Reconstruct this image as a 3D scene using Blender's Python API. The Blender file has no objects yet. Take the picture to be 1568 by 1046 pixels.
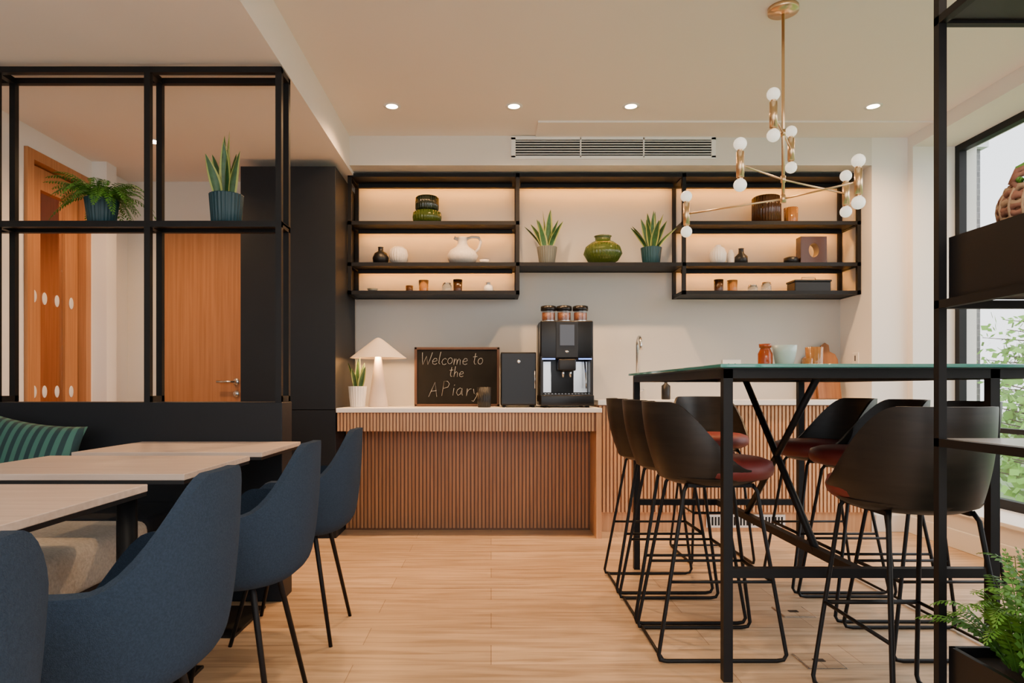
import bpy, bmesh, math, random
from mathutils import Vector, Matrix
random.seed(7)
S = bpy.context.scene
COL = S.collection
pi = math.pi

# ------------------------------------------------------------ materials
def newmat(name):
    m = bpy.data.materials.new(name); m.use_nodes = True
    nt = m.node_tree; b = nt.nodes['Principled BSDF']
    return m, nt, b
def mat(name, c, rough=.5, metal=0, spec=.5, noise=0, nscale=40, bump=0, bscale=200, trans=0, emit=None, estr=0, coat=0, ior=1.45):
    m, nt, b = newmat(name)
    b.inputs['Base Color'].default_value = (*c, 1)
    b.inputs['Roughness'].default_value = rough
    b.inputs['Metallic'].default_value = metal
    b.inputs['Specular IOR Level'].default_value = spec
    b.inputs['Transmission Weight'].default_value = trans
    b.inputs['Coat Weight'].default_value = coat
    b.inputs['IOR'].default_value = ior
    if emit:
        b.inputs['Emission Color'].default_value = (*emit, 1)
        b.inputs['Emission Strength'].default_value = estr
    tc = nt.nodes.new('ShaderNodeTexCoord')
    if noise:
        n = nt.nodes.new('ShaderNodeTexNoise'); n.inputs['Scale'].default_value = nscale; n.inputs['Detail'].default_value = 4
        nt.links.new(tc.outputs['Object'], n.inputs['Vector'])
        r = nt.nodes.new('ShaderNodeMix'); r.data_type = 'RGBA'
        r.inputs[6].default_value = (*[x*(1-noise) for x in c], 1)
        r.inputs[7].default_value = (*[min(1, x*(1+noise)) for x in c], 1)
        nt.links.new(n.outputs['Fac'], r.inputs[0]); nt.links.new(r.outputs[2], b.inputs['Base Color'])
    if bump:
        n = nt.nodes.new('ShaderNodeTexNoise'); n.inputs['Scale'].default_value = bscale
        nt.links.new(tc.outputs['Object'], n.inputs['Vector'])
        bp = nt.nodes.new('ShaderNodeBump'); bp.inputs['Strength'].default_value = bump; bp.inputs['Distance'].default_value = .004
        nt.links.new(n.outputs['Fac'], bp.inputs['Height']); nt.links.new(bp.outputs[0], b.inputs['Normal'])
    return m
def wood(name, c1, c2, scale=(30, 30, 1.2), rough=.45, spec=.5):
    m, nt, b = newmat(name)
    tc = nt.nodes.new('ShaderNodeTexCoord'); mp = nt.nodes.new('ShaderNodeMapping'); mp.inputs['Scale'].default_value = scale
    n = nt.nodes.new('ShaderNodeTexNoise'); n.inputs['Scale'].default_value = 1.6; n.inputs['Detail'].default_value = 7; n.inputs['Distortion'].default_value = .4
    r = nt.nodes.new('ShaderNodeValToRGB')
    r.color_ramp.elements[0].position = .32; r.color_ramp.elements[0].color = (*c1, 1)
    r.color_ramp.elements[1].position = .68; r.color_ramp.elements[1].color = (*c2, 1)
    L = nt.links.new
    L(tc.outputs['Object'], mp.inputs['Vector']); L(mp.outputs[0], n.inputs['Vector']); L(n.outputs['Fac'], r.inputs[0]); L(r.outputs[0], b.inputs['Base Color'])
    b.inputs['Roughness'].default_value = rough; b.inputs['Specular IOR Level'].default_value = spec
    return m
def floormat():
    m, nt, b = newmat('oak_plank_floor'); L = nt.links.new
    tc = nt.nodes.new('ShaderNodeTexCoord')
    br = nt.nodes.new('ShaderNodeTexBrick'); br.inputs['Scale'].default_value = 1
    br.inputs['Brick Width'].default_value = 1.35; br.inputs['Row Height'].default_value = .19
    br.inputs['Mortar Size'].default_value = .0014; br.offset = .37
    br.inputs['Color1'].default_value = (.49, .335, .205, 1); br.inputs['Color2'].default_value = (.61, .43, .27, 1)
    br.inputs['Mortar'].default_value = (.25, .15, .08, 1)
    L(tc.outputs['Object'], br.inputs['Vector'])
    mp = nt.nodes.new('ShaderNodeMapping'); mp.inputs['Scale'].default_value = (1.3, 16, 1)
    n = nt.nodes.new('ShaderNodeTexNoise'); n.inputs['Scale'].default_value = 1.8; n.inputs['Detail'].default_value = 8; n.inputs['Distortion'].default_value = .8
    L(tc.outputs['Object'], mp.inputs['Vector']); L(mp.outputs[0], n.inputs['Vector'])
    r = nt.nodes.new('ShaderNodeValToRGB')
    r.color_ramp.elements[0].position = .3; r.color_ramp.elements[0].color = (.64, .60, .56, 1)
    r.color_ramp.elements[1].position = .62; r.color_ramp.elements[1].color = (1.05, 1.05, 1.05, 1)
    L(n.outputs['Fac'], r.inputs[0])
    mx = nt.nodes.new('ShaderNodeMix'); mx.data_type = 'RGBA'; mx.blend_type = 'MULTIPLY'; mx.inputs[0].default_value = 1
    L(br.outputs['Color'], mx.inputs[6]); L(r.outputs[0], mx.inputs[7]); L(mx.outputs[2], b.inputs['Base Color'])
    b.inputs['Roughness'].default_value = .36
    return m
def stripes(name, cols, scale, axis='X', rough=.8, dist=.3):
    m, nt, b = newmat(name); L = nt.links.new
    tc = nt.nodes.new('ShaderNodeTexCoord'); w = nt.nodes.new('ShaderNodeTexWave'); w.bands_direction = axis
    w.inputs['Scale'].default_value = scale; w.inputs['Distortion'].default_value = dist
    r = nt.nodes.new('ShaderNodeValToRGB'); r.color_ramp.interpolation = 'CONSTANT'
    r.color_ramp.elements[0].color = (*cols[0], 1); r.color_ramp.elements[1].position = .5; r.color_ramp.elements[1].color = (*cols[1], 1)
    L(tc.outputs['Object'], w.inputs['Vector']); L(w.outputs['Color'], r.inputs[0]); L(r.outputs[0], b.inputs['Base Color'])
    b.inputs['Roughness'].default_value = rough
    return m
def glassmat(name, tint=(1, 1, 1), gl=.06):
    m = bpy.data.materials.new(name); m.use_nodes = True; nt = m.node_tree; nt.nodes.clear()
    o = nt.nodes.new('ShaderNodeOutputMaterial'); t = nt.nodes.new('ShaderNodeBsdfTransparent'); t.inputs[0].default_value = (*tint, 1)
    g = nt.nodes.new('ShaderNodeBsdfGlossy'); g.inputs['Roughness'].default_value = .03
    mx = nt.nodes.new('ShaderNodeMixShader'); mx.inputs[0].default_value = gl
    nt.links.new(t.outputs[0], mx.inputs[1]); nt.links.new(g.outputs[0], mx.inputs[2]); nt.links.new(mx.outputs[0], o.inputs[0])
    return m
def brick(name):
    m, nt, b = newmat(name); L = nt.links.new
    tc = nt.nodes.new('ShaderNodeTexCoord'); mp = nt.nodes.new('ShaderNodeMapping'); mp.inputs['Rotation'].default_value = (pi/2, 0, 0)
    br = nt.nodes.new('ShaderNodeTexBrick'); br.inputs['Scale'].default_value = 3
    br.inputs['Color1'].default_value = (.06, .06, .07, 1); br.inputs['Color2'].default_value = (.10, .10, .11, 1); br.inputs['Mortar'].default_value = (.18, .18, .18, 1)
    L(tc.outputs['Object'], mp.inputs[0]); L(mp.outputs[0], br.inputs['Vector']); L(br.outputs[0], b.inputs['Base Color'])
    return m

M = dict(
 wall=mat('wall_paint', (.70, .66, .60), .85, bump=.05),
 wallw=mat('white_paint', (.80, .77, .73), .8, bump=.05),
 ceil=mat('ceiling_paint', (.82, .76, .70), .9),
 splash=mat('backsplash_plaster', (.52, .51, .48), .7, noise=.05, nscale=3),
 trim=mat('trim_white', (.8, .79, .76), .5),
 floor=floormat(),
 navy=mat('dark_cabinet_laminate', (.008, .010, .014), .5, noise=.15, nscale=6, spec=.3),
 black=mat('black_powdercoat_metal', (.005, .005, .006), .5, spec=.3),
 blackg=mat('black_gloss', (.004, .004, .005), .3, spec=.35),
 slat=wood('walnut_slats', (.27, .112, .042), (.41, .19, .080)),
 slatL=wood('oak_slats', (.50, .26, .12), (.66, .375, .19)),
 slatd=wood('slat_backing', (.12, .045, .018), (.16, .065, .026)),
 slatm=wood('slat_backing_oak', (.22, .095, .04), (.28, .13, .06)),
 doorw=wood('door_oak_veneer', (.38, .155, .05), (.49, .215, .08), (40, 40, 1)),
 tablew=wood('table_laminate_oak', (.45, .35, .29), (.56, .45, .38), (2, 30, 30)),
 white=mat('white_stone_worktop', (.80, .77, .73), .35),
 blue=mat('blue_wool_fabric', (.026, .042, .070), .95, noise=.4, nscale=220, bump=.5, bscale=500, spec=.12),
 blueshade=mat('blue_wool_inner_shade', (.014, .024, .042), .95, noise=.4, nscale=220, bump=.5, bscale=500, spec=.1),  # same wool, darkened: shade inside the chair shell put into the colour
 bluein=mat('navy_velvet', (.008, .012, .020), .9),
 shell=wood('black_stained_oak_ply', (.008, .0065, .0055), (.019, .014, .011), (4, 4, 30), .4, .4),
 red=mat('burgundy_leather', (.135, .017, .014), .5, noise=.1, nscale=30),
 glassg=mat('green_table_glass', (.06, .26, .23), .08, spec=.8, coat=.5),
 brass=mat('brushed_brass', (.76, .52, .30), .28, metal=1),
 steel=mat('stainless_steel', (.6, .6, .6), .25, metal=1),
 bulb=mat('opal_glass_bulb', (.9, .88, .84), .3, emit=(1, .88, .70), estr=.8),
 led=mat('warm_led_strip', (1, .6, .3), .5, emit=(1, .36, .035), estr=80),
 lens=mat('downlight_lens', (1, .9, .8), .5, emit=(1, .80, .55), estr=25),
 leaf=mat('fern_green', (.075, .21, .022), .55, noise=.5, nscale=25),
 leafd=mat('snake_leaf_green', (.030, .095, .030), .4, noise=.8, nscale=38),
 leafy=mat('snake_leaf_yellow', (.34, .38, .10), .45),
 straw=mat('woven_seagrass', (.22, .095, .06), .8, noise=.7, nscale=45, bump=.7, bscale=60),
 straw2=mat('woven_seagrass_pale', (.34, .22, .13), .8, noise=.5, nscale=45, bump=.7, bscale=60),
 soil=mat('potting_soil', (.03, .02, .012), .95),
 teal=mat('teal_ceramic', (.006, .040, .056), .4),
 grey=mat('grey_ribbed_ceramic', (.11, .12, .11), .5, noise=.2, nscale=10),
 greyg=mat('grey_glass_shelf', (.42, .43, .44), .2),
 cer=mat('white_ceramic', (.75, .72, .68), .35),
 bisc=mat('speckled_bisque', (.62, .56, .50), .6, noise=.25, nscale=60),
 blackc=mat('black_ceramic', (.007, .007, .008), .4, spec=.4),
 greeng=mat('green_ribbed_glass', (.08, .13, .02), .06, trans=.6, spec=.8),
 dgreen=mat('dark_smoked_green_glass', (.012, .018, .010), .1, spec=.8),
 amber=mat('amber_glass', (.75, .33, .09), .08, trans=.6),
 redg=mat('amber_red_bottle_glass', (.42, .07, .01), .08, trans=.35),
 brown=mat('smoked_brown_glass', (.075, .030, .010), .12, trans=.3),
 clear=mat('clear_jar_glass', (.8, .85, .82), .05, trans=.85),
 pale=mat('pale_green_glass_bowl', (.62, .74, .70), .12, trans=.3),
 beans=mat('coffee_beans', (.14, .045, .012), .45, noise=.6, nscale=120, bump=.8, bscale=90),
 slate=mat('chalkboard_slate', (.010, .010, .010), .85, noise=.5, nscale=8, spec=.15),
 chalk=mat('chalk', (.42, .42, .40), .9),
 dwood=mat('dark_wood_frame', (.07, .03, .012), .5),
 boardw=wood('cutting_board_walnut', (.22, .09, .035), (.34, .15, .06)),
 shade=mat('lamp_shade_ceramic', (.60, .52, .45), .75),
 boucle=mat('boucle_fabric', (.46, .44, .40), .98, noise=.35, nscale=90, bump=1, bscale=110),
 pill=stripes('green_striped_fabric', ((.008, .036, .042), (.04, .14, .115)), 7.5, 'X'),
 navyp=mat('navy_fabric', (.015, .028, .055), .95, noise=.2, nscale=150),
 brick=brick('grey_brick'),
 tleaf=mat('tree_leaf', (.17, .40, .04), .6, noise=.5, nscale=3),
 bark=mat('tree_bark', (.10, .07, .05), .9, noise=.4, nscale=20),
 lawn=mat('lawn_ground', (.14, .24, .08), .95, noise=.4, nscale=6),
 glass=glassmat('window_glass'),
 screen=mat('machine_screen', (.02, .02, .022), .1, emit=(.1, .1, .11), estr=.5),
 blueled=mat('blue_indicator', (.1, .2, 1), .4, emit=(.2, .35, 1), estr=6),
 concrete=mat('white_render_facade', (.7, .7, .7), .9),
)

# ------------------------------------------------------------ builder
class Ob:
    def __init__(s, name): s.name = name; s.v = []; s.f = []; s.mi = []; s.sm = []; s.mats = []
    def midx(s, m):
        if m not in s.mats: s.mats.append(m)
        return s.mats.index(m)
    def add(s, m, vs, fs, smooth=True):
        o = len(s.v); s.v += [tuple(v) for v in vs]; i = s.midx(m)
        for f in fs: s.f.append([a+o for a in f]); s.mi.append(i); s.sm.append(smooth)
    def box(s, m, x0, x1, y0, y1, z0, z1, bev=0, seg=2, rot=None):
        bm = bmesh.new(); bmesh.ops.create_cube(bm, size=1)
        for v in bm.verts: v.co = Vector((v.co.x*(x1-x0), v.co.y*(y1-y0), v.co.z*(z1-z0)))
        if bev: bmesh.ops.bevel(bm, geom=bm.edges[:], offset=bev, segments=seg, profile=.5, affect='EDGES')
        c = Vector(((x0+x1)/2, (y0+y1)/2, (z0+z1)/2)); R = rot or Matrix.Identity(3)
        bm.verts.index_update()
        s.add(m, [R @ v.co + c for v in bm.verts], [[v.index for v in f.verts] for f in bm.faces], bool(bev) and seg > 2)
        bm.free()
    def tube(s, m, pts, r, seg=10, r2=None, cap=True):
        pts = [Vector(p) for p in pts]; n = len(pts); vs = []; fs = []
        up = None
        for i, p in enumerate(pts):
            d = (pts[min(i+1, n-1)] - pts[max(i-1, 0)]).normalized()
            if up is None: up = Vector((0, 0, 1)) if abs(d.z) < .9 else Vector((1, 0, 0))
            a = d.cross(up).normalized(); up = a.cross(d).normalized()
            rr = r if r2 is None else r + (r2-r)*i/(n-1)
            for k in range(seg):
                t = 2*pi*k/seg; vs.append(p + a*math.cos(t)*rr + up*math.sin(t)*rr)
        for i in range(n-1):
            for k in range(seg):
                k2 = (k+1) % seg; fs.append([i*seg+k, i*seg+k2, (i+1)*seg+k2, (i+1)*seg+k])
        if cap: fs.append(list(range(seg))[::-1]); fs.append([(n-1)*seg+k for k in range(seg)])
        s.add(m, vs, fs, True)
    def lathe(s, m, prof, c=(0, 0, 0), seg=32, ribs=0, amp=0, cap=True):
        vs = []; fs = []; n = len(prof)
        for r, z in prof:
            for k in range(seg):
                t = 2*pi*k/seg; q = r*(1+(amp*math.cos(ribs*t) if ribs else 0))
                vs.append((c[0]+q*math.cos(t), c[1]+q*math.sin(t), c[2]+z))
        for i in range(n-1):
            for k in range(seg):
                k2 = (k+1) % seg; fs.append([i*seg+k, i*seg+k2, (i+1)*seg+k2, (i+1)*seg+k])
        if cap: fs.append(list(range(seg))[::-1]); fs.append([(n-1)*seg+k for k in range(seg)])
        s.add(m, vs, fs, True)
    def ball(s, m, c, r, seg=20):
        if not hasattr(r, '__len__'): r = (r, r, r)
        vs = []; fs = []; h = seg//2
        for i in range(h+1):
            a = pi*i/h
            for k in range(seg):
                t = 2*pi*k/seg; vs.append((c[0]+r[0]*math.sin(a)*math.cos(t), c[1]+r[1]*math.sin(a)*math.sin(t), c[2]-r[2]*math.cos(a)))
        for i in range(h):
            for k in range(seg):
                k2 = (k+1) % seg; fs.append([i*seg+k, i*seg+k2, (i+1)*seg+k2, (i+1)*seg+k])
        s.add(m, vs, fs, True)
    def sheet(s, m, fn, nu, nv, thick=0, closed=False, m2=None):
        P = [[Vector(fn(i/(nu if closed else nu-1), j/(nv-1))) for j in range(nv)] for i in range(nu)]
        def nrm(i, j):
            a = P[(i+1) % nu if closed else min(i+1, nu-1)][j]; b = P[(i-1) % nu if closed else max(i-1, 0)][j]
            c = P[i][min(j+1, nv-1)]; d = P[i][max(j-1, 0)]
            n = (a-b).cross(c-d); return n.normalized() if n.length > 1e-9 else Vector((0, 0, -1))
        vs = [p for row in P for p in row]; fs = []
        lim = nu if closed else nu-1
        F = lambda i, j: (i % nu)*nv+j
        for i in range(lim):
            for j in range(nv-1): fs.append([F(i, j), F(i+1, j), F(i+1, j+1), F(i, j+1)])
        s.add(m, vs, fs, True)
        if thick:
            vs2 = [P[i][j]+nrm(i, j)*thick for i in range(nu) for j in range(nv)]
            s.add(m2 or m, vs2, [f[::-1] for f in fs], True)
            rim = []
            if not closed:
                rim += [(F(0, j), F(0, j+1)) for j in range(nv-1)] + [(F(nu-1, j+1), F(nu-1, j)) for j in range(nv-1)]
            rim += [(F(i+1, nv-1), F(i, nv-1)) for i in range(lim)]
            if not closed: rim += [(F(i, 0), F(i+1, 0)) for i in range(lim)]
            rv = []; rf = []
            for a, b in rim:
                k = len(rv); rv += [vs[a], vs[b], vs2[b], vs2[a]]; rf.append([k, k+1, k+2, k+3])
            s.add(m2 or m, rv, rf, True)
    def done(s, loc=(0, 0, 0), rz=0, parent=None, weld=False):
        me = bpy.data.meshes.new(s.name); me.from_pydata(s.v, [], s.f)
        for m in s.mats: me.materials.append(M[m])
        me.polygons.foreach_set('material_index', s.mi); me.polygons.foreach_set('use_smooth', s.sm)
        bm = bmesh.new(); bm.from_mesh(me)
        if weld: bmesh.ops.remove_doubles(bm, verts=bm.verts[:], dist=.0002)
        bmesh.ops.recalc_face_normals(bm, faces=bm.faces[:]); bm.to_mesh(me); bm.free()
        ob = bpy.data.objects.new(s.name, me); COL.objects.link(ob); ob.location = loc; ob.rotation_euler = (0, 0, rz)
        if parent: ob.parent = parent
        return ob
def copy(ob, loc, rz=0, sc=1):
    n = bpy.data.objects.new(ob.name.split('.')[0], ob.data); COL.objects.link(n); n.location = loc; n.rotation_euler = (0, 0, rz); n.scale = (sc, sc, sc); return n
def simple(name, m, *b, bev=0):
    o = Ob(name); o.box(m, *b, bev=bev); return o.done()
def ss(e0, e1, x):
    x = max(0, min(1, (x-e0)/(e1-e0))); return x*x*(3-2*x)

# ------------------------------------------------------------ room shell
XL, XR, CZ, LZ = -2.69, 2.91, 2.766, 2.53
simple('floor', 'floor', -3.8, 3.35, -2.5, 5.5, -.1, 0)
o = Ob('ceiling')
o.box('ceil', -.99, 3.35, -2.5, 5.4, CZ, CZ+.15)
o.box('ceil', -3.8, -.99, -2.5, 5.4, LZ, CZ+.15)
o.box('ceil', .31, XR, 4.50, 4.77, CZ-.012, CZ)
o.done()
o = Ob('trim_1')   # access hatch outline in low ceiling
for b in ((-2.1, -1.32, 2.10, 2.108), (-2.1, -1.32, 2.6, 2.608)): o.box('trim', b[0], b[1], b[2], b[3], LZ-.004, LZ)
for x in (-2.1, -1.328): o.box('trim', x, x+.008, 2.1, 2.608, LZ-.004, LZ)
o.done()
o = Ob('wall_back')
o.box('splash', -1.03, 2.66, 5.2, 5.4, 0, 2.6)
o.box('wall', -.99, 2.66, 4.77, 5.4, 2.56, CZ)
o.box('wallw', 2.66, 3.35, 4.77, 5.4, 0, CZ)
o.done()
o = Ob('wall_corridor')
o.box('wall', -2.69, -2.47, 5.05, 5.2, 0, LZ); o.box('wall', -1.80, -1.67, 5.05, 5.2, 0, LZ); o.box('wall', -2.47, -1.80, 5.05, 5.2, 2.2, LZ)
o.box('wall', -1.67, -1.03, 5.21, 5.3, 0, LZ)
o.done()
o = Ob('wall_left')
o.box('wallw', XL-.12, XL, -2.5, 3.93, 0, LZ); o.box('wallw', XL-.12, XL, 4.56, 5.2, 0, LZ); o.box('wallw', XL-.12, XL, 3.93, 4.56, 2.40, LZ)
o.box('wallw', XL, XL+.1, 4.60, 4.72, 0, LZ)
o.done()
o = Ob('wall_right')
W0, W1, WB, WT = .3, 4.71, .22, 2.67
o.box('wallw', XR, 3.35, W1, 4.77, 0, CZ); o.box('wallw', XR, 3.35, -2.5, W0, 0, CZ)
o.box('wallw', XR, 3.35, W0, W1, 0, WB); o.box('wallw', XR, 3.35, W0, W1, WT, CZ)
o.done()
o = Ob('baseboard_right'); o.box('trim', XR-.018, XR, W0, 4.75, 0, .12, bev=.004); o.done()
o = Ob('baseboard_back'); o.box('trim', 2.68, XR-.02, 4.752, 4.77, 0, .12, bev=.004); o.done()
o = Ob('trim_2'); o.box('trim', XR-.03, 3.2, W0, W1, WB, WB+.025, bev=.004); o.done()
o = Ob('window_1')
for z0, z1 in ((WB+.025, WB+.085), (WT-.045, WT)): o.box('black', 3.2, 3.25, W0, W1, z0, z1)
for y in (W0, 1.75, 3.2, W1-.045): o.box('black', 3.2, 3.25, y, y+.045, WB+.08, WT-.04)
o.box('black', 3.2, 3.25, 3.24, W1, .72, .75)
o.box('glass', 3.228, 3.232, W0+.04, W1-.04, WB+.08, WT-.04)
o.done()
# corridor door
o = Ob('door_1')
o.box('doorw', -2.44, -1.83, 5.07, 5.11, .01, 2.17)
o.box('trim', -2.468, -2.44, 5.03, 5.12, 0, 2.198); o.box('trim', -1.83, -1.802, 5.03, 5.12, 0, 2.198); o.box('trim', -2.468, -1.802, 5.03, 5.12, 2.17, 2.198)
o.tube('steel', [(-1.89, 5.07, 1.05), (-1.89, 5.02, 1.05), (-2.02, 5.02, 1.05)], .009)
o.ball('steel', (-1.89, 5.065, .96), (.026, .012, .026)); o.ball('steel', (-1.89, 5.065, 1.05), (.026, .012, .026))
o.done()
# glazed timber door in left wall
o = Ob('door_2')
X = XL
o.box('doorw', X-.12, X+.02, 3.932, 3.99, 0, 2.398); o.box('doorw', X-.12, X+.02, 4.50, 4.558, 0, 2.398); o.box('doorw', X-.12, X+.02, 3.99, 4.50, 2.34, 2.398)
o.box('doorw', X-.07, X-.03, 4.0, 4.12, .01, 2.33); o.box('doorw', X-.07, X-.03, 4.36, 4.49, .01, 2.33)
o.box('doorw', X-.07, X-.03, 4.12, 4.36, 2.2, 2.33); o.box('doorw', X-.07, X-.03, 4.12, 4.36, .01, .15)
o.box('glass', X-.052, X-.048, 4.12, 4.36, .15, 2.2)
for z in (1.55, .98):
    for y in (4.06, 4.18, 4.30, 4.42): o.ball('cer', (X-.028 if y in (4.06, 4.42) else X-.044, y, z), (.003, .024, .038), 14)
o.done()
o = Ob('wall_lobby'); o.box('doorw', -3.72, -3.68, 3.2, 5.3, 0, LZ); o.box('doorw', -3.68, XL-.13, 3.16, 3.2, 0, LZ); o.box('doorw', -3.68, XL-.13, 5.22, 5.26, 0, LZ); o.done()

# downlights
def downlight(x, y, z, e=14, c=(1, .56, .25)):
    o = Ob('recessed_downlight')
    o.lathe('trim', [(.036, -.002), (.052, -.004), (.054, 0)], (0, 0, 0), 28, cap=False); o.lathe('lens', [(0.001, -.001), (.038, -.001)], (0, 0, 0), 28, cap=False)
    o.done((x, y, z))
    l = bpy.data.lights.new('downlight_lamp', 'SPOT'); l.energy = e; l.color = c; l.spot_size = 2.6; l.spot_blend = .9; l.shadow_soft_size = .04
    lo = bpy.data.objects.new('downlight_lamp', l); COL.objects.link(lo); lo.location = (x, y, z-.015)
for x in (-.62, .143, .875, 2.39): downlight(x, 4.27, CZ, 150)
downlight(-2.09, 4.23, LZ, 80); downlight(-3.2, 4.25, LZ, 90)  # second one is an added, unseen lamp brightening the wood behind the door glass
for x in (.1, 1.5): downlight(x, 1.6, CZ, 70, (1, .70, .45))

# air vent
o = Ob('air_conditioning_vent')
y = 4.77
o.box('trim', .14, 1.566, y-.015, y, 2.735, 2.757); o.box('trim', .14, 1.566, y-.015, y, 2.60, 2.622)
for x in (.14, .62, 1.06, 1.536): o.box('trim', x, x+(.03 if x in (.14, 1.536) else .008), y-.015, y, 2.61, 2.75)
o.box('blackc', .16, 1.55, y-.003, y-.001, 2.61, 2.75)
for i in range(6): o.box('trim', .15, 1.55, y-.014, y-.006, 2.632+i*.018, 2.637+i*.018)
o.done()
o = Ob('wall_socket'); o.box('trim', 1.76, 1.90, 5.19, 5.2, 1.15, 1.22, bev=.003); o.box('blackc', 1.80, 1.81, 5.188, 5.191, 1.17, 1.19); o.box('blackc', 1.85, 1.86, 5.188, 5.191, 1.17, 1.19); o.done()
o = Ob('wall_socket'); o.box('trim', 2.65, 2.66, 4.93, 5.01, 1.18, 1.26, bev=.003); o.box('blackc', 2.648, 2.651, 4.965, 4.975, 1.2, 1.24); o.done()

# ------------------------------------------------------------ tall cabinet, counters
o = Ob('tall_cabinet')
o.box('navy', -1.665, -1.035, 4.56, 5.19, 0, 2.478)
for a, b in ((-1.667, -1.352), (-1.348, -1.035)):
    o.box('navy', a, b, 4.54, 4.56, .86, 2.478, bev=.002); o.box('navy', a, b, 4.54, 4.56, .06, .855, bev=.002)
o.done()
def slats(o, m, x0, x1, y, z0, z1, p=.024, d=.014, k=.31):
    n = int((x1-x0)/p)
    for i in range(n):
        x = x0+p*(i+.5); w = p*k
        o.box(m, x-w, x+w, y-d, y, z0, z1)
o = Ob('kitchen_counter')
o.box('white', -1.028, .735, 4.52, 5.198, .84, .87, bev=.003)
o.box('slatm', -1.028, .70, 4.56, 4.60, .715, .84); slats(o, 'slatL', -1.028, .70, 4.56, .715, .838, .022)
o.box('slatd', -1.028, .70, 4.83, 4.87, .0, .80); slats(o, 'slat', -1.028, .70, 4.83, .015, .80, .026, .013, .32)
o.box('slatL', .70, .735, 4.54, 5.19, 0, .84)
o.done()
o = Ob('sink_counter')
o.box('white', .738, 2.655, 4.71, 5.198, .885, .92, bev=.003)
o.box('slatm', .738, 2.655, 4.75, 5.19, .14, .885); slats(o, 'slatL', .745, 2.655, 4.75, .14, .88, .026)
o.box('slatL', .738, 2.655, 4.77, 5.19, 0, .14)
o.box('trim', 1.5, 2.05, 4.758, 4.768, .03, .12)
for i in range(24): o.box('black', 1.515+i*.022, 1.527+i*.022, 4.756, 4.759, .045, .105)
o.done()

# ------------------------------------------------------------ wall mounted shelving
o = Ob('wall_shelf_unit')
F, Bk = 4.9, 5.19; t = .026
xs = (-1.03, .178, 1.374, 2.63)
zT, z1, z2, z3 = 2.533, 2.19, 1.893, 1.69
def barx(x0, x1, z, y0): o.box('black', x0, x1, y0, y0+t, z-t/2, z+t/2)
for y in (F, Bk-t):
    barx(xs[0], xs[3]+t, zT, y)
    barx(xs[0], xs[3]+t, z2, y)
    for a, b in ((0, 1), (2, 3)):
        barx(xs[a], xs[b]+t, z1, y); barx(xs[a], xs[b]+t, z3, y)
    for x in xs: o.box('black', x, x+t, y, y+t, z3-t/2, zT+t/2)
for x in xs:
    for z in (zT, z1, z2, z3): o.box('black', x, x+t, F, Bk, z-t/2, z+t/2)
for a, b, z in ((0, 1, z1), (0, 1, z2), (0, 1, z3), (1, 2, z2), (2, 3, z1), (2, 3, z2), (2, 3, z3)):
    o.box('black', xs[a]+t, xs[b], F+t, Bk-t, z-.009, z+.009)
o.box('black', xs[0], xs[3]+t, F+t, Bk-t, zT-.006, zT+.006)
# LED profiles under boards: strip behind a small lip so only its glow on the wall shows
for a, b, z in ((0, 1, zT), (0, 1, z1), (0, 1, z2), (2, 3, zT), (2, 3, z1), (2, 3, z2), (1, 2, zT)):
    o.box('led', xs[a]+.05, xs[b]-.03, Bk-.085, Bk-.078, z-.022, z-.014)
    o.box('black', xs[a]+.04, xs[b]-.02, Bk-.106, Bk-.098, z-.036, z-.006)
o.done()
TOP1, TOP2, TOP3 = z1+.0135, z2+.0135, z3+.0135

# ------------------------------------------------------------ vases / pots
def put(name, m, prof, loc, ribs=0, amp=0, seg=40):
    o = Ob(name); o.lathe(m, prof, (0, 0, 0), seg if not ribs else ribs*6, ribs, amp); return o.done(loc)
def pot(o, m, r0, r1, h, ribs=0, amp=.02, sm='soil'):
    prof = [(r0*.95, 0), (r0, .004), ((r0+r1)/2, h*.5), (r1, h*.98), (r1, h), (r1-.008, h), (r1-.01, h*.86)]
    o.lathe(m, prof, seg=(ribs*6 if ribs else 40), ribs=ribs, amp=amp); o.lathe(sm, [(.001, h*.87), (r1-.008, h*.87)], seg=24, cap=False)
def swordleaf(o, base, az, lean, H, w, tw=0):
    n = 14; cols = 6; vs = []; fs = []; fe = []
    d = Vector((math.cos(az), math.sin(az), 0))
    for i in range(n+1):
        t = i/n; c = Vector(base)+d*lean*(t**1.5)+Vector((0, 0, H*t*(1-.06*t)))
        ww = w*(math.sin(min(1, t*1.3+.35)*pi*.5))*(1-t**3.2) + .0006
        a = tw+t*.6; s = Vector((-math.sin(az+a), math.cos(az+a), 0)); nn = Vector((math.cos(az+a), math.sin(az+a), 0))
        for k in range(cols+1):
            u = k/cols*2-1; vs.append(c+s*ww*u - nn*(1-u*u)*ww*.35)
    for i in range(n):
        for k in range(cols):
            q = [i*(cols+1)+k, i*(cols+1)+k+1, (i+1)*(cols+1)+k+1, (i+1)*(cols+1)+k]
            (fe if k in (0, cols-1) else fs).append(q)
    off = len(o.v)
    o.add('leafd', vs, fs); i2 = o.midx('leafy')
    for f in fe: o.f.append([a+off for a in f]); o.mi.append(i2); o.sm.append(True)
def snake(name, potm, r0, r1, ph, H, n, w, loc, spread=.1, ribs=24, seed=1):
    random.seed(seed); o = Ob(name); pot(o, potm, r0, r1, ph, ribs, .025)
    for i in range(n):
        a = 2.4*i+random.uniform(-.3, .3); q = (.1+.5*i/n)*r1
        swordleaf(o, (q*math.cos(a), q*math.sin(a), ph*.8), a, spread*(.15+.95*i/n), H*(1.05-.5*i/n)*random.uniform(.88, 1.08), w*random.uniform(.8, 1.1), random.uniform(-1, 1))
    return o.done(loc)
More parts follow.
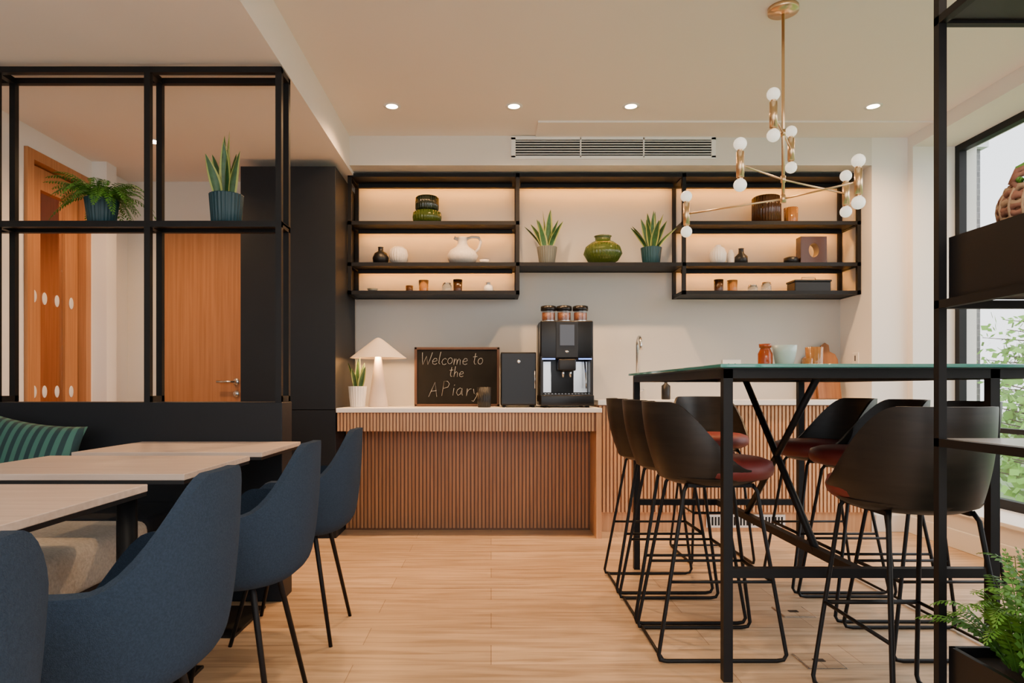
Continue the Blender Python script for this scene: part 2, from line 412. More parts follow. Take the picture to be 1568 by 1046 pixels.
def frond(o, m, base, az, L, rise, droop, w, n=18):
    d = Vector((math.cos(az), math.sin(az), 0)); s = Vector((-math.sin(az), math.cos(az), 0)); B = Vector(base)
    P = lambda t: B + d*L*t + Vector((0, 0, rise*t*2 - (rise*1.1+droop)*t*t))
    vs = []; fs = []
    st = [P(i/8) for i in range(9)]; o.tube(m, st, .0022, 4, .0007, cap=False)
    for i in range(1, n+1):
        t = i/n; p = P(t); tn = (P(min(1, t+.02))-P(t-.02)).normalized(); l = w*math.sin(pi*min(1, t*.93+.06))**.8+.004; hw = (P(t)-P(t-1/n)).length*.46
        for sg in (1, -1):
            e = p+s*sg*l+tn*l*.35+Vector((0, 0, -l*.25+random.uniform(-.15, .15)*l)); k = len(vs)
            mid = (p+e)/2
            vs += [p-tn*hw*.5, mid-tn*hw, e, mid+tn*hw*.8]; fs.append([k, k+1, k+2, k+3])
    o.add(m, vs, fs, False)
def fern(o, c, n, L, rise, droop, w, seed=3, m='leaf'):
    random.seed(seed)
    for i in range(n):
        a = 2.4*i+random.uniform(-.3, .3); k = random.uniform(.5, 1.1)
        frond(o, m, (c[0]+.02*math.cos(a), c[1]+.02*math.sin(a), c[2]), a, L*k, rise*random.uniform(.5, 1.5), droop*random.uniform(.2, 1.3), w*random.uniform(.8, 1.2))

Ys = 5.01
o = Ob('ribbed_glass_vase'); o.lathe('greeng', [(.07, 0), (.10, .015), (.105, .05), (.10, .085), (.075, .098)], seg=180, ribs=30, amp=.02)
o.lathe('dgreen', [(.075, .098), (.085, .11), (.085, .19), (.075, .2), (.068, .2)], seg=180, ribs=30, amp=.02); o.done((-.47, Ys, TOP1))
put('black_bud_vase', 'blackc', [(.03, 0), (.055, .02), (.06, .05), (.045, .085), (.02, .1), (.018, .125), (.022, .13)], (-.81, Ys, TOP2))
put('round_white_vase', 'bisc', [(.03, 0), (.062, .03), (.07, .07), (.06, .11), (.03, .135), (.025, .13)], (-.68, Ys, TOP2), 20, .02)
o = Ob('ceramic_jug'); o.lathe('bisc', [(.05, 0), (.10, .025), (.115, .065), (.09, .105), (.05, .13), (.035, .155), (.035, .19), (.042, .2), (.03, .198)])
o.tube('bisc', [(.03, 0, .19), (.07, 0, .205), (.12, 0, .2), (.135, 0, .17), (.12, 0, .12), (.09, 0, .09)], .010); o.tube('bisc', [(-.03, 0, .185), (-.06, 0, .2)], .012); o.done((-.21, Ys, TOP2))
put('small_ceramic_bowl', 'bisc', [(.015, 0), (.03, .012), (.036, .03), (.03, .03), (.02, .012)], (-.05, Ys-.03, TOP2))
put('small_ceramic_bowl', 'grey', [(.015, 0), (.03, .01), (.04, .028), (.034, .026), (.02, .01)], (-.87, Ys, TOP3))
def tumbler(name, m, r, h, loc): return put(name, m, [(r*.85, 0), (r*.9, .004), (r, h), (r-.004, h), (r*.8, .01)], loc, 16, .02)
def jar(loc, m='clear', lid='steel', h=.07, r=.035):
    o = Ob('glass_jar'); o.lathe(m, [(r*.9, 0), (r, .005), (r, h*.75), (r*.8, h*.85), (r*.8, h*.9)]); o.lathe(lid, [(r*.84, h*.86), (r*.84, h), (.001, h)]); return o.done(loc)
tumbler('glass_tumbler', 'brown', .028, .05, (-.6, Ys, TOP3)); tumbler('glass_tumbler', 'amber', .036, .09, (-.495, Ys, TOP3))
jar((-.325, Ys, TOP3)); tumbler('glass_tumbler', 'brown', .034, .095, (-.245, Ys, TOP3))
put('small_white_vase', 'cer', [(.025, 0), (.036, .02), (.03, .05), (.015, .06), (.017, .075)], (-.02, Ys, TOP3))
snake('potted_snake_plant', 'grey', .055, .072, .13, .30, 13, .028, (.41, Ys, TOP2), .13, 24, 5)
o = Ob('green_glass_vase'); o.lathe('greeng', [(.06, 0), (.11, .03), (.14, .08), (.125, .13), (.08, .165), (.055, .175), (.055, .2), (.065, .21), (.058, .21), (.048, .18)], seg=216, ribs=36, amp=.015); o.done((.82, Ys, TOP2))
snake('potted_snake_plant', 'teal', .06, .075, .125, .31, 14, .028, (1.175, Ys, TOP2), .14, 24, 9)
o = Ob('smoked_glass_vase'); o.lathe('brown', [(.09, 0), (.10, .005), (.10, .19), (.09, .2), (.08, .2)], seg=192, ribs=32, amp=.02); o.done((2.02, Ys, TOP1))
tumbler('glass_tumbler', 'amber', .05, .12, (2.2, Ys, TOP1))
put('round_white_vase', 'cer', [(.03, 0), (.055, .03), (.06, .08), (.045, .12), (.022, .135), (.02, .145)], (1.665, Ys, TOP2), 20, .02)
put('small_white_vase', 'bisc', [(.022, 0), (.026, .01), (.026, .08), (.015, .1), (.014, .11)], (1.757, Ys, TOP2))
put('black_bud_vase', 'blackc', [(.03, 0), (.046, .02), (.045, .06), (.02, .085), (.018, .115), (.022, .12)], (1.835, Ys, TOP2))
o = Ob('perforated_block_vase')   # square block with a round hole
n = 32; R = .052; hw = .095; hh = .10
for y0 in (-.04, .04):
    vs = []; fs = []
    for k in range(n):
        t_ = 2*pi*k/n; c_, s_ = math.cos(t_), math.sin(t_); q = 1/max(abs(c_), abs(s_)); vs += [(R*c_*.7, y0, hh+R*s_), (hw*q*c_, y0, hh+hh*q*s_)]
    for k in range(n): a = 2*k; b = 2*((k+1) % n); fs.append([a, b, b+1, a+1])
    o.add('brown', vs, fs, False)
vs = []; fs = []
for k in range(n):
    t_ = 2*pi*k/n; c_, s_ = math.cos(t_), math.sin(t_); q = 1/max(abs(c_), abs(s_))
    vs += [(R*c_*.7, -.04, hh+R*s_), (R*c_*.7, .04, hh+R*s_), (hw*q*c_, -.04, hh+hh*q*s_), (hw*q*c_, .04, hh+hh*q*s_)]
for k in range(n): a = 4*k; b = 4*((k+1) % n); fs += [[a, a+1, b+1, b], [a+2, b+2, b+3, a+3]]
o.add('brown', vs, fs, False); o.done((2.35, Ys, TOP2+.001))
put('small_black_vase', 'blackc', [(.03, 0), (.05, .02), (.05, .05), (.02, .06)], (2.2, Ys, TOP2))
tumbler('glass_tumbler', 'brown', .034, .095, (1.67, Ys, TOP3)); tumbler('glass_tumbler', 'amber', .036, .09, (1.77, Ys, TOP3))
jar((1.92, Ys, TOP3), h=.055); jar((2.02, Ys, TOP3), lid='brass', h=.075)
o = Ob('black_storage_box'); o.box('blackc', -.13, .13, -.07, .07, 0, .07, bev=.005); o.box('blackc', -.135, .135, -.075, .075, .07, .085, bev=.004); o.tube('brass', [(-.05, -.0, .085), (-.05, 0, .11), (.05, 0, .11), (.05, 0, .085)], .005); o.done((2.33, Ys, TOP3))

# ------------------------------------------------------------ counter objects
CT = .87
snake('potted_snake_plant', 'cer', .05, .064, .145, .25, 8, .023, (-.935, 4.78, CT), .075, 20, 12)
o = Ob('table_lamp')
o.lathe('shade', [(.068, 0), (.07, .006), (.022, .36), (.02, .37)]); o.lathe('shade', [(.20, .345), (.19, .352), (.03, .478), (.012, .488), (.001, .49)], cap=False)
o.lathe('shade', [(.196, .345), (.185, .348), (.03, .465), (.001, .47)], cap=False)
o.tube('brass', [(0, 0, .37), (0, 0, .47)], .006); o.ball('lens', (0, 0, .40), .022)
lamp = o.done((-.80, 4.84, CT))
l = bpy.data.lights.new('lamp_bulb', 'POINT'); l.energy = 14; l.color = (1, .48, .15); l.shadow_soft_size = .03
lo = bpy.data.objects.new('lamp_bulb', l); COL.objects.link(lo); lo.location = (-.80, 4.80, CT+.375)

root = bpy.data.objects.new('chalkboard_sign', None); COL.objects.link(root); root.location = (-.246, 4.93, CT)
o = Ob('board'); o.box('slate', -.29, .29, -.006, .006, .012, .415)
for b in ((-.307, -.288, 0, .428), (.288, .307, 0, .428)): o.box('dwood', b[0], b[1], -.012, .012, b[2], b[3], bev=.003)
for z in (0, .41): o.box('dwood', -.307, .307, -.012, .012, z, z+.018, bev=.003)
o.done(parent=root)
circ = [(.2+.19*math.sin(k*pi/6), .26+.25*math.cos(k*pi/6)) for k in range(13)]
FONT = {'W': (.85, [[(0, 1), (.1, .3), (.18, 0), (.38, .7), (.58, 0), (.7, .4), (.82, 1)]]),
 'e': (.48, [[(.05, .25), (.25, .26), (.4, .33), (.33, .49), (.17, .5), (.03, .3), (.08, .07), (.25, 0), (.42, .08)]]),
 'l': (.26, [[(.1, 1), (.06, .5), (.06, .1), (.16, 0)]]),
 'c': (.46, [[(.38, .43), (.25, .52), (.08, .42), (.02, .22), (.12, .02), (.26, 0), (.4, .08)]]),
 'o': (.48, [circ]),
 'm': (.66, [[(0, .5), (.03, 0), (.05, .3), (.14, .5), (.24, .42), (.27, 0), (.3, .3), (.4, .5), (.5, .4), (.54, 0)]]),
 't': (.42, [[(.17, .9), (.14, .2), (.2, .02), (.32, .03)], [(0, .6), (.34, .64)]]),
 'h': (.46, [[(.05, 1), (.03, 0), (.06, .3), (.2, .5), (.33, .4), (.36, 0)]]),
 'A': (.66, [[(0, 0), (.3, 1), (.56, 0)], [(.1, .38), (.48, .42)]]),
 'P': (.56, [[(.05, 0), (.06, 1), (.3, 1), (.45, .82), (.38, .6), (.07, .5)]]),
 'i': (.22, [[(.08, .5), (.08, 0)], [(.08, .68), (.1, .74)]]),
 'a': (.52, [[(.38, .42), (.22, .52), (.05, .38), (.02, .18), (.14, 0), (.3, .1), (.38, .5), (.4, .1), (.46, 0)]]),
 'r': (.36, [[(.04, .5), (.05, 0), (.07, .28), (.18, .46), (.32, .48)]]),
 'y': (.44, [[(0, .5), (.08, .2), (.2, .12), (.32, .3)], [(.36, .5), (.28, 0), (.12, -.35), (0, -.3)]]), ' ': (.3, [])}
o = Ob('chalk_lettering')
for txt, x, z, sz, sp in (('Welcome to', -.262, .305, .088, 1.06), ('the', -.06, .215, .075, 1.1), ('APiary', -.205, .075, .105, 1.30)):
    for ch_ in txt:
        wd, strokes = FONT[ch_]; jy = random.uniform(-.05, .05)*sz
        for st_ in strokes: o.tube('chalk', [(x+(px+.15*pz)*sz, -.007, z+pz*sz+jy) for px, pz in st_], .0013, 5)
        x += wd*sz*sp
o.done(parent=root)
o = Ob('ribbed_black_cup'); o.lathe('blackc', [(.04, 0), (.044, .004), (.047, .14), (.042, .14), (.036, .01)], seg=144, ribs=24, amp=.03); o.done((-.047, 4.7, CT))
o = Ob('milk_cooler'); o.box('blackg', .067, .31, 4.7, 5.0, CT+.012, 1.25, bev=.006, seg=3); o.box('blackg', .07, .307, 4.685, 4.70, CT+.02, 1.243, bev=.004)
o.ball('steel', (.19, 4.684, 1.185), (.012, .003, .012)); o.tube('steel', [(.30, 4.68, 1.0), (.30, 4.68, 1.12)], .004)
for x in (.09, .29):
    for y in (4.72, 4.97): o.lathe('blackc', [(.012, 0), (.012, .013)], (x, y, CT), 12)
o.done()
o = Ob('coffee_machine')
a, b, y0, y1 = .335, .695, 4.62, 5.03; z0 = CT
o.box('blackg', a, b, y0+.17, y1, z0+.03, 1.466, bev=.008, seg=3)
o.box('blackg', a, b, y0+.02, y0+.25, 1.20, 1.462, bev=.01, seg=3)
o.box('blackg', a, b, y0-.02, y1, z0+.012, z0+.085, bev=.006, seg=3)
o.box('blackc', a+.02, b-.02, y0-.015, y0+.17, z0+.085, z0+.092)
for i in range(14): o.box('steel', a+.03+i*.0225, a+.036+i*.0225, y0-.01, y0+.16, z0+.092, z0+.096)
o.box('steel', a+.02, a+.085, y0+.155, y0+.17, z0+.10, 1.19, bev=.003); o.box('steel', b-.12, b-.02, y0+.155, y0+.17, z0+.10, 1.19, bev=.003)
o.box('blackc', a, a+.02, y0+.02, y0+.2, z0+.08, 1.22, bev=.003); o.box('blackc', b-.02, b, y0+.02, y0+.2, z0+.08, 1.22, bev=.003)
o.box('screen', .465, .565, y0+.010, y0+.018, 1.29, 1.435, bev=.003); o.box('blackc', .44, .59, y0+.016, y0+.024, 1.21, 1.455, bev=.003)
o.ball('steel', (.515, y0+.016, 1.25), (.012, .004, .009))
o.box('blackc', .455, .575, y0-.005, y0+.16, 1.12, 1.20, bev=.01, seg=3)
for x in (.49, .54): o.tube('steel', [(x, y0+.03, 1.13), (x, y0+.03, 1.075)], .011, r2=.008)
o.tube('steel', [(b-.05, y0+.09, 1.2), (b-.045, y0+.05, 1.05), (b-.045, y0+.045, 1.0)], .005)
o.box('blueled', a+.012, a+.1, y0+.016, y0+.02, 1.198, 1.204); o.box('blueled', b-.1, b-.012, y0+.016, y0+.02, 1.198, 1.204)
for i, x in enumerate((.405, .515, .63)):
    o.lathe('beans', [(.035, 0), (.046, .02), (.046, .07), (.001, .075)], (x, y0+.2, 1.464), 24)
    o.lathe('glass', [(.049, 0), (.051, .085)], (x, y0+.2, 1.466), 24, cap=False); o.lathe('blackg', [(.054, .08), (.056, .09), (.054, .112), (.04, .117), (.001, .118)], (x, y0+.2, 1.466), 24)
    o.lathe('steel', [(.052, 0), (.052, .012)], (x, y0+.2, 1.466), 24, cap=False)
for x in (a+.04, b-.04):
    for y in (y0+.03, y1-.04): o.lathe('blackc', [(.015, 0), (.015, .014)], (x, y, CT), 12)
o.done()
C2 = .92
o = Ob('kitchen_faucet')
o.lathe('steel', [(.026, 0), (.026, .012), (.014, .02)], (0, 0, 0)); o.tube('steel', [(0, 0, 0), (0, 0, .40)]+[(0, -.06+.06*math.cos(k*pi/8), .40+.06*math.sin(k*pi/8)) for k in range(1, 9)]+[(0, -.12, .36)], .011, 12)
o.tube('steel', [(0, 0, .05), (.05, -.01, .07)], .006); o.done((1.09, 5.09, C2))
o = Ob('soap_dispenser'); o.lathe('blackc', [(.03, 0), (.032, .005), (.032, .10), (.012, .115), (.01, .13)]); o.tube('blackc', [(0, 0, .13), (0, 0, .15), (0, -.04, .15)], .006); o.done((1.28, 5.0, C2))
o = Ob('cutting_board')
w = .085; h = .30
outline = [(-w, 0), (w, 0), (w, h), (w*.8, h+.04), (.03, h+.06), (.028, h+.11), (.0, h+.13), (-.028, h+.11), (-.03, h+.06), (-w*.8, h+.04), (-w, h)]
n = len(outline); vs = [(x, -.01, z) for x, z in outline]+[(x, .01, z) for x, z in outline]
o.add('boardw', vs, [list(range(n)), [n+k for k in range(n)][::-1]]+[[k, (k+1) % n, (k+1) % n+n, k+n] for k in range(n)], False)
cb = o.done((2.52, 5.08, C2+.003)); cb.rotation_euler = (-.2, 0, 0)
cb2 = copy(cb, (2.43, 5.12, C2+.003), 0, .93); cb2.rotation_euler = (-.16, 0, 0)

# ------------------------------------------------------------ high table
o = Ob('high_bar_table')
tx0, tx1, ty0, ty1 = .79, 1.73, 2.32, 3.80; q = .032
for x in (tx0, tx1-q):
    for y in (ty0, ty1-q): o.box('black', x, x+q, y, y+q, 0, 1.04)
for y in (ty0, ty1-q): o.box('black', tx0, tx1, y, y+q, 1.035, 1.066); o.box('black', tx0+q, tx1-q, y, y+q, .355, .387)
for x in (tx0, tx1-q): o.box('black', x, x+q, ty0, ty1, 1.035, 1.066)
xc = 1.26
o.box('black', xc-q/2, xc+q/2, ty0+q, ty1-q, .355, .387); o.box('black', xc-q/2, xc+q/2, ty0+q, ty1-q, 1.035, 1.066)
o.tube('black', [(xc-.0, 2.64, .37), (xc, 3.38, 1.04)], .017, 4); o.tube('black', [(xc, 2.64, 1.04), (xc, 3.38, .37)], .017, 4)
o.box('black', tx1, 1.95, ty0, ty0+q, 1.035, 1.066); o.box('black', tx1, 1.95, ty1-q, ty1, 1.035, 1.066); o.box('black', 1.92, 1.95, ty0, ty1, 1.035, 1.066)
o.box('blackc', tx0, 1.95, ty0, ty1, 1.0665, 1.070); o.box('glassg', tx0-.02, 1.97, ty0-.03, ty1+.03, 1.070, 1.083, bev=.003)
o.done()
TT = 1.083
put('amber_glass_bottle', 'redg', [(.032, 0), (.034, .004), (.034, .085), (.026, .102), (.022, .112), (.028, .114), (.03, .132), (.001, .134)], (1.325, 3.3, TT))
put('pale_glass_bowl', 'pale', [(.03, 0), (.036, .004), (.054, .09), (.058, .125), (.054, .125), (.03, .01)], (1.418, 3.3, TT))
tumbler('candle_glass', 'amber', .024, .06, (1.51, 3.26, TT)); tumbler('glass_tumbler', 'amber', .040, .12, (1.59, 3.36, TT))

# bar stool (faces +x)
o = Ob('bar_stool')
def sh(u, v):
    th = (u*2-1)*math.radians(112); a = abs(th)/math.radians(112)
    zu = .705+.245*(1-ss(.36, 1.0, a)); zl = .660+.025*a**3
    zz = zl+(zu-zl)*v
    k = 1-.22*(1-v)**2.2*(1-.7*a)
    flare = .015*v*math.cos(th)
    return (-(.245*k+flare)*math.cos(th), .215*k*math.sin(th), zz)
o.sheet('shell', sh, 49, 14, .011)
o.lathe('shell', [(.001, .640), (.15, .640), (.19, .658), (.198, .67)], seg=36, cap=False)
o.lathe('red', [(.001, .662), (.188, .662), (.203, .675), (.208, .695), (.20, .722), (.165, .735), (.001, .739)], (.03, 0, 0), 40, cap=False)
for sy in (-1, 1):
    o.tube('black', [(.12, sy*.12, .645), (.135, sy*.13, .62), (.225, sy*.175, .03), (.215, sy*.175, .012), (.19, sy*.175, .008), (-.21, sy*.175, .008), (-.235, sy*.175, .012), (-.24, sy*.175, .03), (-.135, sy*.13, .62), (-.12, sy*.12, .645)], .0075, 8)
    o.tube('black', [(.186, sy*.155, .29), (-.19, sy*.155, .29)], .006, 8)
    o.box('black', -.12, .12, sy*.12-.008, sy*.12+.008, .632, .646)
o.tube('black', [(.186, -.155, .29), (.186, .155, .29)], .008, 8); o.tube('black', [(-.225, -.175, .012), (-.225, .175, .012)], .0065, 8)
st = o.done((.85, 2.66, 0))
for y in (3.06, 3.49): copy(st, (.85, y, 0))
copy(st, (1.265, 2.085, 0), pi/2)
copy(st, (1.31, 4.08, 0), -pi/2)
for y in (2.66, 3.08, 3.49): copy(st, (1.69, y, 0), pi)

# ------------------------------------------------------------ pendant
o = Ob('brass_chandelier')
cx, cy = 1.354, 3.165
o.lathe('brass', [(.001, 0), (.068, 0), (.068, -.022), (.02, -.026), (.008, -.03)], (cx, cy, CZ)); o.tube('brass', [(cx, cy, CZ-.02), (cx, cy, 1.87)], .007)
o.lathe('brass', [(.001, 0), (.013, 0), (.013, .035), (.001, .035)], (cx, cy, 1.862)); o.lathe('brass', [(.011, 0), (.011, .03)], (cx, cy, 1.955)); o.lathe('brass', [(.011, 0), (.011, .03)], (cx, cy, 2.17))
def arm(p, z):
    o.tube('brass', [(cx, cy, z), (p[0], p[1], z)], .0042)
    o.tube('brass', [(p[0], p[1], z-.055), (p[0], p[1], z+.055)], .0165, 16)
    for sg in (-1, 1): o.tube('brass', [(p[0], p[1], z+sg*.055), (p[0], p[1], z+sg*.068)], .012, 12); o.ball('bulb', (p[0], p[1], z+sg*.089), .028)
arm((1.22, 2.95), 2.183); arm((1.485, 3.38), 2.183); arm((1.076, 2.95), 1.968); arm((1.764, 3.395), 1.968); arm((.984, 3.44), 1.879); arm((1.56, 2.9), 1.879)
o.done()

# ------------------------------------------------------------ left: booth, divider
o = Ob('banquette_bench')
o.box('navy', -2.66, -.98, 3.2, 3.36, 0, .936, bev=.004)
o.box('navy', -2.66, -1.42, 2.80, 3.2, 0, .40, bev=.004); o.box('bluein', -2.66, -1.40, 2.78, 3.2, .40, .47, bev=.02, seg=4)
o.box('navy', -2.66, -2.50, .2, 3.2, 0, .93, bev=.004)
o.box('boucle', -2.50, -1.38, .3, 2.77, .30, .47, bev=.04, seg=4); o.box('navy', -2.50, -1.42, .3, 2.79, 0, .30)
o.done()
o = Ob('shelf_room_divider')
q = .028; yf, yb = 3.205, 3.35
for x in (-2.345, -1.63, -1.013):
    for y in (yf, yb-q): o.box('black', x, x+q, y, y+q, .936, 2.50)
    for z in (.937, 1.76, 2.485): o.box('black', x, x+q, yf, yb, z, z+q)
for y in (yf, yb-q):
    for z in (1.76, 2.485): o.box('black', -2.66, -.985, y, y+q, z, z+q)
o.box('black', -2.66, -.985, yf+q, yb-q, 1.775, 1.786)
o.done()
DS = 1.7885
snake('potted_snake_plant', 'teal', .068, .078, .14, .335, 8, .034, (-1.272, 3.28, DS), .065, 26, 21)
o = Ob('potted_fern'); pot(o, 'teal', .06, .075, .12, 26, .02); fern(o, (0, 0, .11), 70, .21, .10, .12, .030, 4); o.done((-1.87, 3.28, DS))

def pillow(name, m, w, h, t, loc, rot):
    o = Ob(name)
    def fn(sg):
        def f(u, v):
            x = u*2-1; y = v*2-1; e = ((1-abs(x)**2.4)*(1-abs(y)**2.4))**.5 if abs(x) < 1 and abs(y) < 1 else 0
            return (x*w/2*(1-.10*(1-y*y)*x*x), sg*t/2*e, y*h/2*(1-.10*(1-x*x)*y*y))
        return f
    o.sheet(m, fn(1), 25, 25); o.sheet(m, fn(-1), 25, 25)
    p = o.done(loc, weld=True); p.rotation_euler = rot; return p
pillow('striped_cushion', 'pill', .46, .38, .14, (-2.05, 3.02, .675), (-.25, .12, -.1))
pillow('navy_cushion', 'navyp', .38, .40, .12, (-2.40, 2.80, .68), (-.2, 0, 1.35))

# dining tables
o = Ob('dining_table')
o.box('tablew', -.37, .37, -.27, .27, .733, .752, bev=.002); o.box('blackc', -.368, .368, -.268, .268, .722, .733)
o.tube('black', [(.06, 0, .012), (.06, 0, .72)], .032, 20); o.box('black', -.11, .235, -.19, .19, .0, .012, bev=.004); o.box('black', -.15, .25, -.03, .03, .70, .722)
dt = o.done((-1.26, 1.50, 0)); copy(dt, (-1.26, 2.25, 0)); copy(dt, (-1.26, 2.92, 0)); copy(dt, (-1.26, .75, 0))

# dining chair: back at +x
o = Ob('dining_chair')
def bucket(u, v):
    th = u*2*pi; c = math.cos(th); s = math.sin(th)
    a = abs((th+pi) % (2*pi)-pi)/pi
    f1 = ss(.09, .36, a)
    hgt = .388*(1-f1)+.205*f1*(1-ss(.52, .76, a))-.02*ss(.74, .9, a)
    Rx = .262 if c > 0 else .28; Ry = .262
    p = 2.6; k = (abs(c)**p+abs(s)**p)**(-1/p)
    q = min(v/.40, 1); w = max(0, (v-.26)/.74)
    pan = .74 if c > 0 else .74+.14*(-c)
    rr = pan*math.sin(q*pi/2)**.9+(1-pan)*(w**.75)*(.72+.28*hgt/.388)
    zz = .448+hgt*(w**1.35)-.02*(1-math.sin(q*pi/2))
    sq = 1-.15*w*w*(1-f1)
    return (Rx*k*c*rr-.02*w*w*(1-f1), Ry*k*s*rr*sq, zz)
o.sheet('blueshade', bucket, 80, 28, .024, closed=True, m2='blue')
o.box('bluein', -.19, .15, -.17, .17, .452, .49, bev=.018, seg=4)
for sx, sy in ((1, 1), (1, -1), (-1, 1), (-1, -1)):
    o.tube('black', [(sx*.09, sy*.10, .44), (sx*.11, sy*.115, .40), (sx*.195-.01, sy*.18, .0)], .0115, 10, r2=.0075)
o.box('black', -.12, .12, -.12, .12, .415, .437)
ch = o.done((-.805, 2.82, 0))
for y in (2.11, 1.40, .72): copy(ch, (-.805, y, 0))

# ------------------------------------------------------------ right foreground divider with planters
o = Ob('plant_shelf_divider')
dx, yf, yb, q = 1.115, 1.28, 1.70, .02
for x in (dx, 2.3):
    for y in (yf, yb): o.box('black', x, x+q, y, y+q, 0, 2.74)
for z in (.18, .855, 1.20, 1.91, 2.72):
    for y in (yf, yb): o.box('black', dx, 2.32, y, y+q, z, z+.02)
    for x in (dx, 2.3): o.box('black', x, x+q, yf, yb+q, z, z+.02)
o.box('greyg', dx+q, 2.30, yf+q, yb, .866, .876); o.box('blackc', dx+q, 2.3, yf+q, yb, .19, .198)
o.box('blackc', dx+q, 2.30, yf+q, yb, 1.917, 1.928)
o.done()
def trough(name, x0, x1, z0, z1):
    o = Ob(name); y0, y1 = yf+.022, yb-.004
    o.box('blackc', x0, x1, y0, y1, z0, z0+.01)
    for b in ((x0, x1, y0, y0+.012), (x0, x1, y1-.012, y1), (x0, x0+.012, y0, y1), (x1-.012, x1, y0, y1)): o.box('blackc', *b, z0, z1)
    o.box('soil', x0+.01, x1-.01, y0+.01, y1-.01, z0+.01, z1-.025); return o
o = trough('planter_box', dx+.022, 2.28, 1.221, 1.375); o.done()
# woven oval basket with braided handle standing in the planter
o = Ob('woven_basket')
nr = 11
for i in range(nr):
    t_ = i/(nr-1); z = .0+t_*.11; r_ = .075*math.sin(pi*(.22+.55*t_))**.7
    ring = [(r_*1.25*math.cos(k*pi/24), r_*math.sin(k*pi/24), z+.005*math.sin(k*pi/24*9+i*pi)) for k in range(49)]
    o.tube('straw' if i % 3 else 'straw2', ring, .008, 7)
for k in range(18):
    a_ = 2*pi*k/18; o.tube('straw2', [(.075*1.25*math.sin(pi*(.22+.55*j/6))**.7*math.cos(a_)*1.07, .075*math.sin(pi*(.22+.55*j/6))**.7*math.sin(a_)*1.07, .11*j/6) for j in range(7)], .0035, 5)
for i in range(3): o.tube('straw' if i != 1 else 'leaf', [(.08*math.cos(pi*j/14), .013*math.sin(j*1.6+i*2.1), .11+.055*math.sin(pi*j/14)+.01*math.cos(j*1.6+i*2.1)) for j in range(15)], .007, 7)
b_ = o.done((1.285, 1.585, 1.36), .2)
o = trough('planter_box', dx+.022, 2.28, .2, .36); o.name = 'planter_box_with_ferns'
for i, (fx, fy) in enumerate(((1.26, 1.42), (1.36, 1.58), (1.46, 1.45), (1.60, 1.42), (1.62, 1.6), (1.8, 1.55), (2.02, 1.45), (1.24, 1.6))): fern(o, (fx, fy, .34), 34, .18, .19, .04, .024, 30+i)
random.seed(5)
for i in range(70):
    fx, fy = random.uniform(1.18, 2.1), random.uniform(yf+.08, yb-.06); frond(o, 'leaf', (fx, fy, .34), random.uniform(0, 2*pi), .07, .14+random.uniform(0, .1), -.10, .018)
o.done()

# floor outlet
o = Ob('floor_outlet_box')
o.box('steel', -.07, .07, -.07, .07, 0, .003, bev=.001); o.box('floor', -.064, .064, -.064, .064, .003, .004); o.box('blackc', -.02, .02, -.012, .012, .004, .006)
fo = o.done((1.20, 2.50, 0)); copy(fo, (1.35, 3.05, 0))

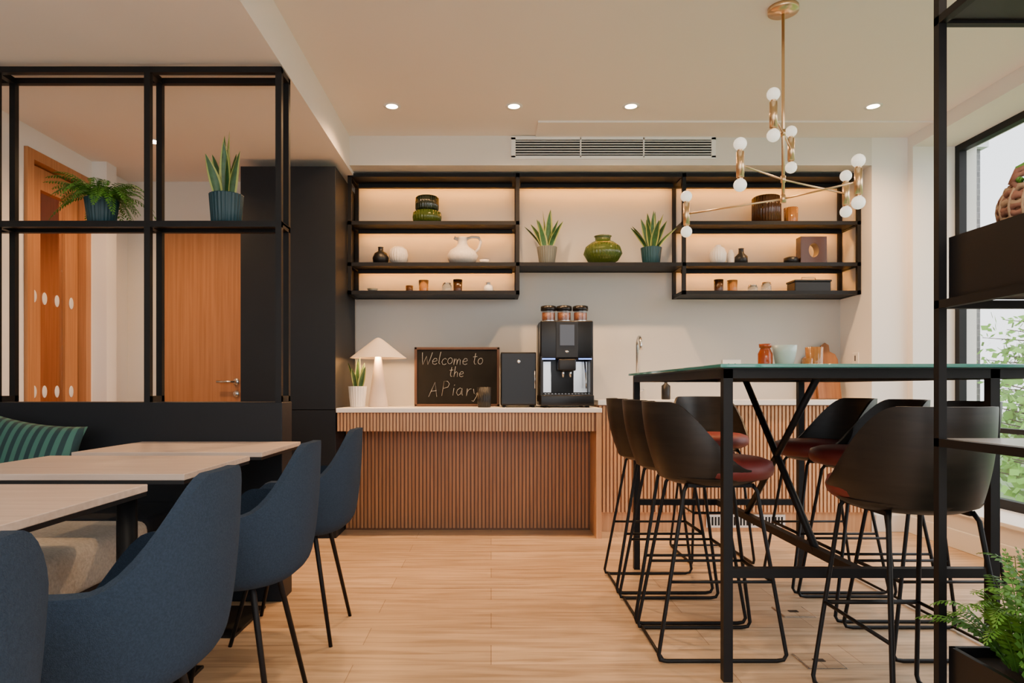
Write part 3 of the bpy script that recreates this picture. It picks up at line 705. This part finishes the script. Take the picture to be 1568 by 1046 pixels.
# ------------------------------------------------------------ outside
simple('ground_outside', 'lawn', 3.4, 30, -20, 40, -.6, -.5)
o = Ob('brick_building'); o.box('brick', 3.7, 6.95, 9.7, 11, -.5, 4.4); o.box('concrete', 3.6, 7.0, 9.6, 11.1, 4.4, 4.5)
o.box('blackg', 4.3, 5.2, 9.67, 9.7, 1.2, 2.8); o.done()
def tree(x, y, z0, H, R, n, seed, zc):
    random.seed(seed); o = Ob('garden_tree')
    o.tube('bark', [(0, 0, 0), (.05, .05, H*.5), (0, .1, H)], .09, 8, .03)
    for i in range(n):
        a = random.uniform(0, 2*pi); e = random.uniform(-1, 1); r = R*random.uniform(.35, 1)
        tip = Vector((r*math.cos(a)*math.sqrt(1-e*e), r*math.sin(a)*math.sqrt(1-e*e), zc+R*.9*e)); b0 = Vector((0, .05, min(H, max(.3, tip.z-.3))))
        o.tube('bark', [b0, (b0+tip)/2+Vector((0, 0, .08)), tip], .012, 4, .004, cap=False)
        for k in range(30):
            p = b0.lerp(tip, random.uniform(.4, 1.05))+Vector([random.uniform(-.16, .16) for _ in range(3)])
            d = Vector([random.uniform(-1, 1) for _ in range(3)]).normalized(); s_ = d.orthogonal().normalized(); L = random.uniform(.07, .15)
            o.add('tleaf', [p, p+d*L*.5+s_*L*.33, p+d*L, p+d*L*.5-s_*L*.33], [[0, 1, 2, 3]], False)
    return o.done((x, y, z0))
tree(7.2, 8.25, -.5, 2.2, 1.2, 130, 3, 1.7); tree(5.3, 6.2, -.5, 1.3, .9, 90, 8, 1.0)

# ------------------------------------------------------------ world + lights
w = bpy.data.worlds.new('sky'); S.world = w; w.use_nodes = True; nt = w.node_tree; bg = nt.nodes['Background']
tc = nt.nodes.new('ShaderNodeTexCoord'); sp = nt.nodes.new('ShaderNodeSeparateXYZ'); r = nt.nodes.new('ShaderNodeValToRGB')
nt.links.new(tc.outputs['Generated'], sp.inputs[0]); nt.links.new(sp.outputs[2], r.inputs[0]); nt.links.new(r.outputs[0], bg.inputs[0])
r.color_ramp.elements[0].color = (.95, .97, 1, 1); r.color_ramp.elements[1].color = (.78, .88, 1, 1); bg.inputs[1].default_value = 3.0
l = bpy.data.lights.new('hazy_sun', 'SUN'); l.energy = 2.6; l.angle = 1.3; l.color = (1, .97, .92)
lo = bpy.data.objects.new('hazy_sun', l); COL.objects.link(lo); lo.location = (8, -2, 8)
lo.rotation_euler = Vector((1, -.45, .75)).to_track_quat('Z', 'Y').to_euler()
l = bpy.data.lights.new('added_ceiling_fill', 'AREA'); l.shape = 'RECTANGLE'; l.size = 2.4; l.size_y = 1.2; l.energy = 100; l.color = (1, .82, .62)  # added fill light behind the camera, no known fixture
lo = bpy.data.objects.new('added_ceiling_fill', l); COL.objects.link(lo); lo.location = (.8, -.9, 2.72); lo.rotation_euler = (.35, 0, 0)

cam = bpy.data.cameras.new('camera'); co = bpy.data.objects.new('camera', cam); COL.objects.link(co)
co.location = (0, 0, 1.0); co.rotation_euler = (pi/2, 0, 0); cam.lens = 24; cam.sensor_width = 36; cam.shift_x = .0204; cam.shift_y = .0459
cam.clip_start = .05
S.camera = co
